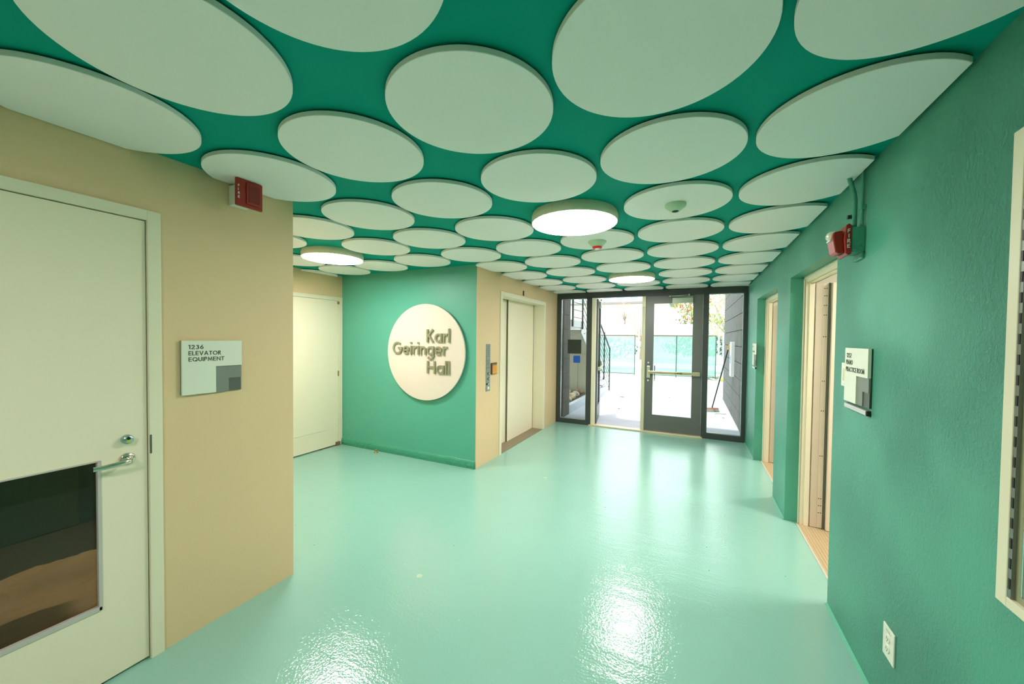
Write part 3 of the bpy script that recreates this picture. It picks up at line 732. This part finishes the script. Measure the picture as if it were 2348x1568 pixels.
def glass_leaf(loc, rz, label, num):
    """local x from hinge (0) to latch edge (-.872), y- = room side"""
    t = struct(thing('door_%d' % num, loc, label, 'door', rz))
    W = .872
    m = MB()
    m.box(-W, -W+.129, -.022, .022, .026, 2.316); m.box(-.145, 0, -.022, .022, .026, 2.316)
    m.box(-W+.129, -.145, -.022, .022, .026, .300); m.box(-W+.129, -.145, -.022, .022, 2.190, 2.316)
    lf = m.build('door_leaf', mat('glare greyed door metal', (.15, .16, .155), .42, .3, bump=(300, .05), var=(4, .1)), t, bevel=.001)  # grey lifted above the frame metal to paint in daylight glare
    box(-W+.129, -.145, -.004, .004, .300, 2.190).build('pane', glass, lf)
    c = box(-.458, -.147, -.062, -.022, 2.188, 2.275).build('closer_body', mat('silver green closer', (.42, .48, .38), .35, .5), t, bevel=.004)
    m = MB(); m.bar((-.150, -.055, 2.286), (-.47, -.10, 2.297), .018, .010); m.bar((-.47, -.10, 2.297), (-.20, -.045, 2.318), .016, .008); m.cyl((-.49, -.10), .014, 2.288, 2.306); m.cyl((-.205, -.06), .013, 2.300, 2.326)
    m.build('closer_arm', mat('silver arm', (.55, .62, .56), .3, .7), c)
    p = MB(); p.box(-W+.06, -.025, -.075, -.040, 1.003, 1.050)
    pb = p.build('panic_bar', mat('warm satin bar', (.74, .62, .42), .26, .8), t, bevel=.004)
    m = MB(); m.box(-W+.035, -W+.088, -.055, -.022, .928, 1.132); m.build('latch_case', mat('pale latch case', (.62, .68, .52), .3, .6), t, bevel=.006)
    box(-.13, -.022, -.070, -.022, .996, 1.056).build('end_bracket', mat('pale bracket', (.70, .72, .56), .3, .5), t, bevel=.004)
    m = MB(); m.box(-.395, -.390, -.0765, -.075, 1.012, 1.042); m.box(-.372, -.285, -.0765, -.075, 1.022, 1.033); m.build('engraved_mark', black, pb)
    for z in (1.186, .882): MB().cyl((-W+.055, z), .014, -.030, -.021, 'Y', 20).build('bolt_cap', white_plastic, t)
    m = MB(); m.tube([(-W+.15, .022, 1.15), (-W+.15, .07, 1.13), (-W+.15, .07, .90), (-W+.15, .022, .88)], .009, 10); m.build('pull_handle', steel, t)
    return t
glass_leaf((.145, 6.77, 0), 0, 'closed dark framed glass entrance door with a panic bar', 5)
ol = glass_leaf((-1.590, 6.86, 0), 0, 'open dark framed glass entrance door swung outside on the left', 6)
# mirrored leaf: hinge on the left, swung out past a right angle
ol.scale = (-1, 1, 1); ol.rotation_euler = (0, 0, math.radians(99))
o = box(0, .258, -.0025, 0, 0, .262).build('notice_back', mat('dark notice back', (.025, .035, .03), .5)); o.location = (-2.108, 6.7645, 1.302)
tag(o, 'dark square notice stuck on the left glass side light', 'notice')
o = MB().prism([(.012, 0), (.123, 0), (.132, .009), (.132, .123), (.123, .132), (.012, .132), (.003, .123), (.003, .009)], -.0025, 0, 'Y').build('blue_sticker', mat('blue sticker', (.002, .09, .50), .4)); o.location = (-1.998, 6.7645, 1.132)
tag(o, 'small blue square sticker on the left glass side light below the dark notice', 'sticker')

# ------------------------------------------------------------------ outdoors
def concrete():
    m = mat('pale concrete', (.62, .62, .64), .75, var=(3, .10)); return m
struct(box(-9, 9, 6.83, 17.6, -.12, -.004).build('ground', mat('pale concrete', (.60, .60, .63), .8, bump=(9, .25, 6), var=(2.5, .12))))
struct(box(-40, 40, 17.6, 90, -.12, -.01).build('ground_lawn', mat('washed lawn', (.42, .55, .33), .9, bump=(20, .3), var=(.35, .25))))
struct(box(-14, 8, 22.0, 26.5, -.009, .012).build('path', mat('pale path', (.75, .75, .72), .9)))
def block_mat():
    m = mat('striated concrete block', (.165, .16, .145), .85, var=(5, .2))
    n = m.node_tree.nodes; l = m.node_tree.links; b = n['Principled BSDF']
    tc = n.new('ShaderNodeTexCoord'); mp = n.new('ShaderNodeMapping'); mp.inputs['Scale'].default_value = (14, 14, .6)
    z = n.new('ShaderNodeTexNoise'); z.inputs['Scale'].default_value = 2; z.inputs['Detail'].default_value = 4
    l.new(tc.outputs['Object'], mp.inputs[0]); l.new(mp.outputs[0], z.inputs['Vector'])
    bp = n.new('ShaderNodeBump'); bp.inputs['Strength'].default_value = 1.0; bp.inputs['Distance'].default_value = .05
    l.new(z.outputs['Fac'], bp.inputs['Height']); l.new(bp.outputs[0], b.inputs['Normal'])
    return m
blk = block_mat(); joint = mat('mortar joint', (.07, .07, .07), .9)
m = MB(); row = 0; z = -.004
while z < 3.4:
    y = 6.96-(0 if row % 2 else .30)
    while y < 11.5:
        a, b = max(y, 6.96), min(y+.60, 11.5)
        if b-a > .03: m.box(.765, .95, a+.005, b-.005, z+.006, z+.289)
        y += .60
    z += .295; row += 1
struct(m.build('wall_outside_right', blk)); struct(box(.785, .94, 6.962, 11.495, -.004, z).build('wall_outside_core', joint))
m = MB(); z = -.004
while z < 3.4:
    m.box(-2.62, -2.30, 7.10, 7.54, z+.004, z+.291); z += .295
struct(m.build('wall_outside_pier', blk)); struct(box(-2.61, -2.307, 7.105, 7.535, -.004, z).build('wall_outside_pier_core', joint))
struct(box(-2.62, -2.31, 6.92, 7.10, -.004, 3.4).build('wall_outside_left', blk))
# closed store wall under the stair, boarded
m = MB(); bb = mat('khaki boards', (.40, .39, .29), .7, var=(4, .1))
for i in range(9): m.box(-4.86+i*.28, -4.586+i*.28, 9.30, 9.40, -.004, 1.22)
m.prism([(8.46, 1.70), (9.30, 1.18), (9.40, 1.16), (9.40, 1.20), (8.46, 1.76)], -3.78, -2.335, 'X')
m.box(-3.79, -2.335, 8.40, 8.46, 1.66, 1.79)
struct(m.build('wall_outside_boards', bb))
struct(box(-4.86, -2.35, 9.32, 9.38, -.004, 1.21).build('trim_1', mat('board gap', (.12, .12, .09), .8)))
# planting bed kerb, soil, stones
struct(box(-2.40, -2.30, 7.54, 11.40, -.004, .175).build('trim_2', mat('white kerb', (.66, .70, .76), .7)))
struct(MB().prism([(7.54, -.004), (11.38, -.004), (11.38, .04), (9.42, .05), (9.40, .05), (9.30, .22), (7.54, .05)], -4.9, -2.40, 'X').build('ground_bed', mat('bed soil', (.10, .08, .05), .95, bump=(30, .4))))
rock_ms = [mat('tan stone', (.72, .60, .38), .8, bump=(14, .5, 5), var=(6, .2)), mat('grey stone', (.50, .48, .38), .8, bump=(14, .5, 5), var=(6, .2)), mat('rust stone', (.30, .17, .10), .8, bump=(14, .5, 5), var=(6, .2))]
def rock(x, y, r, m_, lab):
    mb = MB(); n1, n2 = 7, 11; ph = random.random()*6; v = []
    sq = (random.uniform(.8, 1.3), random.uniform(.7, 1.1), random.uniform(.6, .95))
    for i in range(n1+1):
        th = PI*i/n1
        for j in range(n2):
            a = 2*PI*j/n2; k_ = 1+.22*math.sin(3*a+ph+2*th)+.12*math.sin(5*a-ph)+random.uniform(-.06, .06)
            if i in (0, n1): k_ = 1
            v.append((r*k_*sq[0]*math.sin(th)*math.cos(a), r*k_*sq[1]*math.sin(th)*math.sin(a), r*sq[2]*(1+math.cos(th))))
    mb.add(v, [(i*n2+j, i*n2+(j+1) % n2, (i+1)*n2+(j+1) % n2, (i+1)*n2+j) for i in range(n1) for j in range(n2)])
    o = mb.build('stone', m_); o.location = (x, y, (.044+(y-7.54)*.0966) if y < 9.3 else .036); o.rotation_euler = (0, 0, random.random()*6)
    return tag(o, lab, 'stone', 'stones in the planting bed under the stair')
spots = [(-2.53, 8.02, .08), (-2.53, 8.27, .085), (-2.535, 8.53, .09), (-2.53, 8.80, .088), (-2.54, 9.07, .09), (-2.78, 8.66, .09), (-2.80, 8.93, .095), (-2.82, 9.16, .07)]
tries = 0
while len(spots) < 90 and tries < 9000:
    tries += 1
    x = random.uniform(-3.3, -2.48); y = random.choice((random.uniform(7.75, 9.05), random.uniform(7.75, 9.05), random.uniform(9.62, 10.5))); r = random.uniform(.07, .13)
    if all(math.hypot(x-a, y-b) > (r+c)*1.32 for a, b, c in spots) and x+r*1.15 < -2.41: spots.append((x, y, r))
for x, y, r in spots:
    mi = random.choice((0, 0, 1, 1, 2)) if y < 9.4 else random.choice((1, 2, 2))
    rock(x, y, r, rock_ms[mi], ['rough tan stone', 'rough grey stone', 'rough rust brown stone'][mi]+' among the stones in the bed under the outdoor stair')

# outdoor stair descending away from the building
t = thing('outdoor_stair', (-2.30, 7.54, 0), 'white steel outdoor stair with black railing left of the entrance', 'stair')
white_steel = mat('white painted steel', (.80, .83, .82), .5)
LZ, LY0, LY1, EY = 1.86, .02, .90, 3.87      # landing height and local y positions
run, rise = EY-LY1, LZ
def sy(y): return LZ-(y-LY1)/run*rise
box(-1.5, -.02, LY0, LY1, LZ-.06, LZ).build('landing', white_steel, t)
box(-.02, 0, LY0, LY1+.05, LZ-.02, LZ+.12).build('landing_fascia', white_steel, t)
for sx in (-.03, -1.5):
    MB().prism([(LY1, LZ-.14), (EY-.02, -.0), (EY+.16, 0), (LY1+.06, LZ+.12), (LY1, LZ+.12)], sx, sx+.022, 'X').build('stringer', white_steel, t)
n = 10
for i in range(n):
    y = LY1+run*(i+.0)/n; z_ = LZ-rise*(i+1)/n
    if z_ > .03: box(-1.48, -.03, y+.02, y+.30, z_+.02, z_+.06).build('tread', mat('tread grey', (.45, .47, .47), .7), t)
rail_m = mat('black railing', (.02, .028, .028), .45, .3)
posts = [(.12, LZ-.02, LZ+1.10), (.93, LZ-.06, LZ+1.08)]
for y in (1.9, 2.9, 3.315): pass
for y, zb, zt in ((.12, LZ-.02, LZ+1.15), (.90, LZ-.06, LZ+1.08), (1.95, sy(1.95)-.05, sy(1.95)+1.12), (3.30, sy(3.30)+.05, sy(3.30)+1.42), (4.09, .0, 1.28)):
    box(.002, .030, y-.024, y+.024, zb, zt).build('post', rail_m, t)
for k in range(7):
    zz = .18+k*.16
    MB().bar((.016, .12, LZ+zz), (.016, .90, LZ+zz), .010, .014).build('rail_bar', rail_m, t)
    MB().bar((.016, .90, LZ+zz-.02), (.016, 4.09, max(.02, LZ+zz-.02-rise*(4.09-.90)/run*.985)), .010, .014).build('rail_bar', rail_m, t)
MB().bar((.016, .12, LZ+1.15), (.016, .90, LZ+1.10), .04, .02).build('handrail', rail_m, t)
MB().bar((.016, .90, LZ+1.10), (.016, 4.09, 1.28), .04, .02).build('handrail', rail_m, t)
for y in (1.15, 1.35, 1.8, 2.3, 2.8, 3.2, 3.45, 3.6):
    MB().cyl((y, sy(y)+.0), .012, -.008, .004, 'X', 10).build('bolt', rail_m, t)

# white box on the block wall
t = thing('wall_box', (.765, 8.97, .85), 'white utility box with a blue label on the outside block wall', 'utility box', -PI/2)
bx_ = box(0, .33, -.060, 0, 0, .70).build('body', mat('white box paint', (.86, .90, .93), .5), t, bevel=.002)
box(.10, .24, -.062, -.060, .26, .42).build('label_plate', mat('blue label', (.10, .25, .50), .5), bx_)
# broom leaning on the wall
t = thing('broom', (.42, 9.36, 0), 'black handled push broom with a yellow tip leaning on the block wall', 'broom')
a, b = Vector((0, 0, .075)), Vector((.262, -.56, 1.49)); c = a+(b-a)*.93
MB().tube([a, c], .013, 10).build('handle', black, t)
MB().tube([c, b], .0135, 10).build('grip', mat('yellow grip', (.65, .45, .05), .5), t)
m = MB(); m.bar((-.12, -.05, .068), (.12, .05, .068), .060, .035); m.build('head', mat('red head', (.62, .22, .16), .5), t, bevel=.004)
m = MB()
for i in range(26):
    u = -1+2*i/25; 
    for k in (-1, 0, 1):
        m.bar((u*.115+k*.010, u*.048-k*.024, .055), (u*.125+k*.02, u*.052-k*.045, -.002), .010, .010)
m.build('bristles', mat('grey bristle', (.32, .33, .28), .8), t)
# litter on the concrete
def leaf(x, y, L, rz, lab):
    mb = MB(); mb.add([(-L, 0, .001), (-L*.3, L*.35, .008), (L*.6, L*.28, .010), (L, 0, .014), (L*.4, -L*.3, .004), (-L*.4, -L*.3, .003)], [(0, 1, 2, 3, 4, 5)])
    mb.add([(-L, 0, -.001), (-L*.3, L*.35, .006), (L*.6, L*.28, .008), (L, 0, .012), (L*.4, -L*.3, .002), (-L*.4, -L*.3, .001)], [(5, 4, 3, 2, 1, 0)])
    o = mb.build('dry_leaf', mat('dry leaf', (.06, .04, .03), .8)); o.location = (x, y, -.002); o.rotation_euler = (0, 0, rz); tag(o, lab, 'leaf', 'dead leaves on the outside concrete')
leaf(-1.71, 10.46, .085, .2, 'larger dark dead leaf on the concrete straight out of the open door')
leaf(-1.475, 8.66, .035, 1.2, 'small dark dead leaf on the concrete near the open door')
leaf(-.54, 10.97, .03, .5, 'tiny dead leaf on the concrete seen through the closed glass door')
leaf(.60, 8.68, .035, 2.2, 'crumpled dead leaf near the foot of the block wall')
o = MB().tube([(-.10, 0, .004), (0, .012, .009), (.09, .03, .006), (.12, .06, .012)], .004, 6).build('twig', MATS['dry leaf']); o.location = (.56, 9.10, -.004); tag(o, 'thin dark twig on the concrete by the block wall', 'twig')

# chain-link fence with green screen
galv = mat('galvanised tube', (.55, .60, .60), .4, .5); dk = mat('dark fence tube', (.05, .12, .10), .5)
def screen_mat():
    m = bpy.data.materials.new('green privacy mesh'); m.use_nodes = True
    n = m.node_tree.nodes; l = m.node_tree.links; n.clear()
    o = n.new('ShaderNodeOutputMaterial'); t_ = n.new('ShaderNodeBsdfTransparent'); d_ = n.new('ShaderNodeBsdfDiffuse'); tl = n.new('ShaderNodeBsdfTranslucent')
    d_.inputs[0].default_value = (.42, .74, .62, 1); tl.inputs[0].default_value = (.50, .82, .70, 1)
    x1 = n.new('ShaderNodeMixShader'); x1.inputs[0].default_value = .5; l.new(d_.outputs[0], x1.inputs[1]); l.new(tl.outputs[0], x1.inputs[2])
    nz = n.new('ShaderNodeTexNoise'); nz.inputs['Scale'].default_value = 1.2; tc = n.new('ShaderNodeTexCoord'); l.new(tc.outputs['Object'], nz.inputs['Vector'])
    mr = n.new('ShaderNodeMapRange'); mr.inputs['To Min'].default_value = .35; mr.inputs['To Max'].default_value = .60; l.new(nz.outputs['Fac'], mr.inputs[0])
    x2 = n.new('ShaderNodeMixShader'); l.new(mr.outputs[0], x2.inputs[0]); l.new(t_.outputs[0], x2.inputs[1]); l.new(x1.outputs[0], x2.inputs[2]); l.new(x2.outputs[0], o.inputs[0])
    return m
scr = screen_mat(); wire = mat('fence wire', (.30, .45, .42), .5, .3)
def fence_panel(x0, x1, label, mid=None, y=17.2):
    t = thing('chain_link_fence', (x0, y, 0), label, 'fence', group=None)
    W = x1-x0; H0, H1 = .06, 1.76
    m = MB()
    for z in (H0, H1): m.tube([(0, 0, z), (W, 0, z)], .018, 8)
    for x in (.018, W-.018): m.tube([(x, 0, -.004), (x, 0, H1)], .018, 8)
    m.build('frame', dk, t)
    if mid: MB().tube([(mid, 0, 0), (mid, 0, H1)], .02, 8).build('mid_post', dk, t)
    m = MB(); p = .095
    s = -(H1-H0)
    while s < W:
        for sg in (1, -1):
            # wire from (s,H0) rising at 45 degrees
            a0 = max(0, s); a1 = min(W, s+(H1-H0))
            if a1-a0 < .02: continue
            za, zb = H0+(a0-s), H0+(a1-s)
            if sg < 0: za, zb = H0+H1-za, H0+H1-zb
            m.bar((a0, -.01*sg, za), (a1, -.01*sg, zb), .006, .006)
        s += p
    m.build('wire_mesh', wire, t)
    box(.02, W-.02, .030, .033, .08, 1.72).build('privacy_screen', scr, t)
    return t
fence_panel(-8.2, -5.25, 'fence panel with green screen far left, mostly behind the stair')
fence_panel(-5.20, -2.27, 'green screened fence panel seen through the open entrance door')
fence_panel(-1.86, .88, 'green screened fence panel seen through the closed glass door', mid=1.26)
fence_panel(1.20, 4.2, 'green screened fence panel beyond the right side light')
for x, lab in ((-2.12, 'left pale fence post of the pair behind the open door gap'), (-1.95, 'right pale fence post of the pair behind the door centre post'), (.96, 'pale fence post seen left in the right side light'), (1.12, 'pale fence post seen right in the right side light')):
    o = MB().tube([(0, 0, -.004), (0, 0, 1.90)], .038, 12).build('fence_post', galv); o.location = (x, 17.2, 0); tag(o, lab, 'fence post', 'pale fence posts')
o = MB().tube([(0, 0, .05), (1.3, 0, .05)], .055, 12).build('yellow_barrier', mat('yellow plastic', (.85, .72, .03), .5)); o.location = (1.0, 16.6, 0); tag(o, 'yellow bar lying on the ground before the fence', 'barrier')
m = MB()
for i in range(40):
    a = random.uniform(0, 6.28); L = random.uniform(.08, .3); x, y = random.uniform(-.35, .35), random.uniform(-.15, .15); zz = random.uniform(.01, .16)
    m.bar((x, y, zz), (x+L*math.cos(a), y+L*.5*math.sin(a), max(.01, zz+random.uniform(-.05, .12))), .012, .012)
o = m.build('brush_pile', mat('dry brush', (.14, .13, .08), .9)); o.location = (.55, 16.5, 0); tag(o, 'small heap of dry twigs at the foot of the fence', 'brush', kind='stuff')

# background: retaining wall, house, planting
struct(box(-12, 12, 33.4, 43.5, 0, 2.2).build('ground_terrace', mat('terrace soil', (.45, .40, .30), .9)))
far_white = mat('white render', (.86, .85, .84), .8)
struct(box(-9.5, 8, 33.0, 33.4, 0, 2.85).build('wall_far_retaining', far_white))
o = box(-9, 8, 32.84, 32.985, 1.78, 1.90).build('wall_coping', mat('red brown coping', (.45, .12, .09), .7)); tag(o, 'thin red brown ledge along the far white retaining wall', 'ledge')
t = thing('far_house', (-9, 44, 0), 'white house with windows and a dark eave beyond the retaining wall', 'house')
box(-8, 6.6, 0, 6, 0, 9).build('wall', far_white, t)
box(-8.4, 7.3, -.6, 6.4, 5.6, 5.8).build('eave', mat('eave grey', (.28, .27, .26), .7), t)
for i in range(7):
    wdw = box(-5+i*1.5, -4.1+i*1.5, -.03, 0, 5.9+.0, 6.9).build('window', mat('window frame white', (.7, .72, .73), .5), t)
    box(-4.93+i*1.5, -4.17+i*1.5, -.05, -.03, 5.97, 6.83).build('pane', mat('window pane grey', (.35, .42, .45), .2), wdw)
def shrub(name, loc, rx, ry, rz_, n, size, cols, label, cat='shrub', trunk=None, seed=1):
    rnd = random.Random(seed)
    t = thing(name, loc, label, cat)
    for ci, (cname, c) in enumerate(cols):
        m = MB()
        for _ in range(n//len(cols)):
            a = rnd.uniform(0, 2*PI); u = rnd.uniform(-1, 1); q = rnd.random()**.5
            bx0 = q*rx*math.cos(a)*math.sqrt(1-u*u*.7); by0 = q*ry*math.sin(a); bz0 = rz_*u*.95+(trunk or rz_)
            d = Vector((rnd.gauss(0, 1), rnd.gauss(0, 1), rnd.gauss(0, 1))).normalized(); e = d.cross(Vector((.3, .2, 1))).normalized()
            s_ = size*rnd.uniform(.5, 1.2); c0 = Vector((bx0, by0, max(.05, bz0)))
            m.add([c0-d*s_, c0+e*s_*.4, c0+d*s_, c0-e*s_*.4], [(0, 1, 2, 3)])
        m.build('foliage', mat(cname, c, .7), t)
    m = MB(); top = (trunk or rz_)
    m.tube([(0, 0, 0), (.05*rx, 0, top*.5), (-.03*rx, 0, top)], .09 if trunk else .05, 8, r_end=.03)
    for k in range(6):
        a = k*1.05; m.tube([(0, 0, top*.55), (rx*.35*math.cos(a), ry*.35*math.sin(a), top*.85), (rx*.75*math.cos(a), ry*.7*math.sin(a), top+rz_*.25*(k % 3))], .03, 6, r_end=.01)
    m.build('trunk', mat('pale bark', (.30, .25, .20), .9), t)
    return t
G1, G2, Y1, O1 = ('leaf green', (.14, .34, .06)), ('leaf pale green', (.35, .55, .16)), ('leaf yellow', (.62, .62, .16)), ('blossom orange', (.75, .25, .10))
shrub('flowering_bush', (.5, 36.5, 2.2), 2.0, .8, .9, 900, .16, [G1, G2, O1], 'green and orange bush above the retaining wall behind the closed door', seed=2)
shrub('flowering_bush', (-.2, 39, 2.2), 1.9, .8, 1.0, 800, .18, [O1, Y1, G2], 'tall orange blossoming bush higher up behind the closed glass door', trunk=2.9, seed=3)
shrub('broadleaf_tree', (2.0, 27, 0), 2.2, 1.6, 1.9, 2600, .11, [G2, Y1, ('leaf pink', (.65, .40, .32))], 'light leafy tree seen through the right side light', 'tree', trunk=3.3, seed=4)
shrub('bare_bush', (-3.7, 31, 0), 1.4, .8, 1.0, 260, .10, [Y1, G2], 'sparse washed out bush beyond the open door', trunk=2.6, seed=5)
shrub('bare_bush', (-5.6, 35, 2.2), .8, .6, .9, 160, .10, [('leaf tan', (.55, .45, .28))], 'small faded bush by the white house beyond the open door', trunk=1.9, seed=6)
shrub('hedge', (-5.3, 20.5, 0), 3.0, .6, .55, 1500, .12, [('hedge green', (.03, .22, .16)), ('hedge green deep', (.02, .14, .10))], 'dark hedge behind the screened fence panel seen through the open door', 'hedge', trunk=1.10, seed=8)
shrub('hedge', (.5, 20.5, 0), 2.0, .6, .45, 1100, .12, [('hedge green', (.03, .22, .16)), ('hedge green deep', (.02, .14, .10))], 'dark hedge behind the screened fence panel seen through the closed door', 'hedge', trunk=1.25, seed=9)

# everything described and countable that is not part of the setting is a thing
for o in list(COL.objects):
    if o.parent is None and o.get('category') and not o.get('kind'): o['kind'] = 'thing'
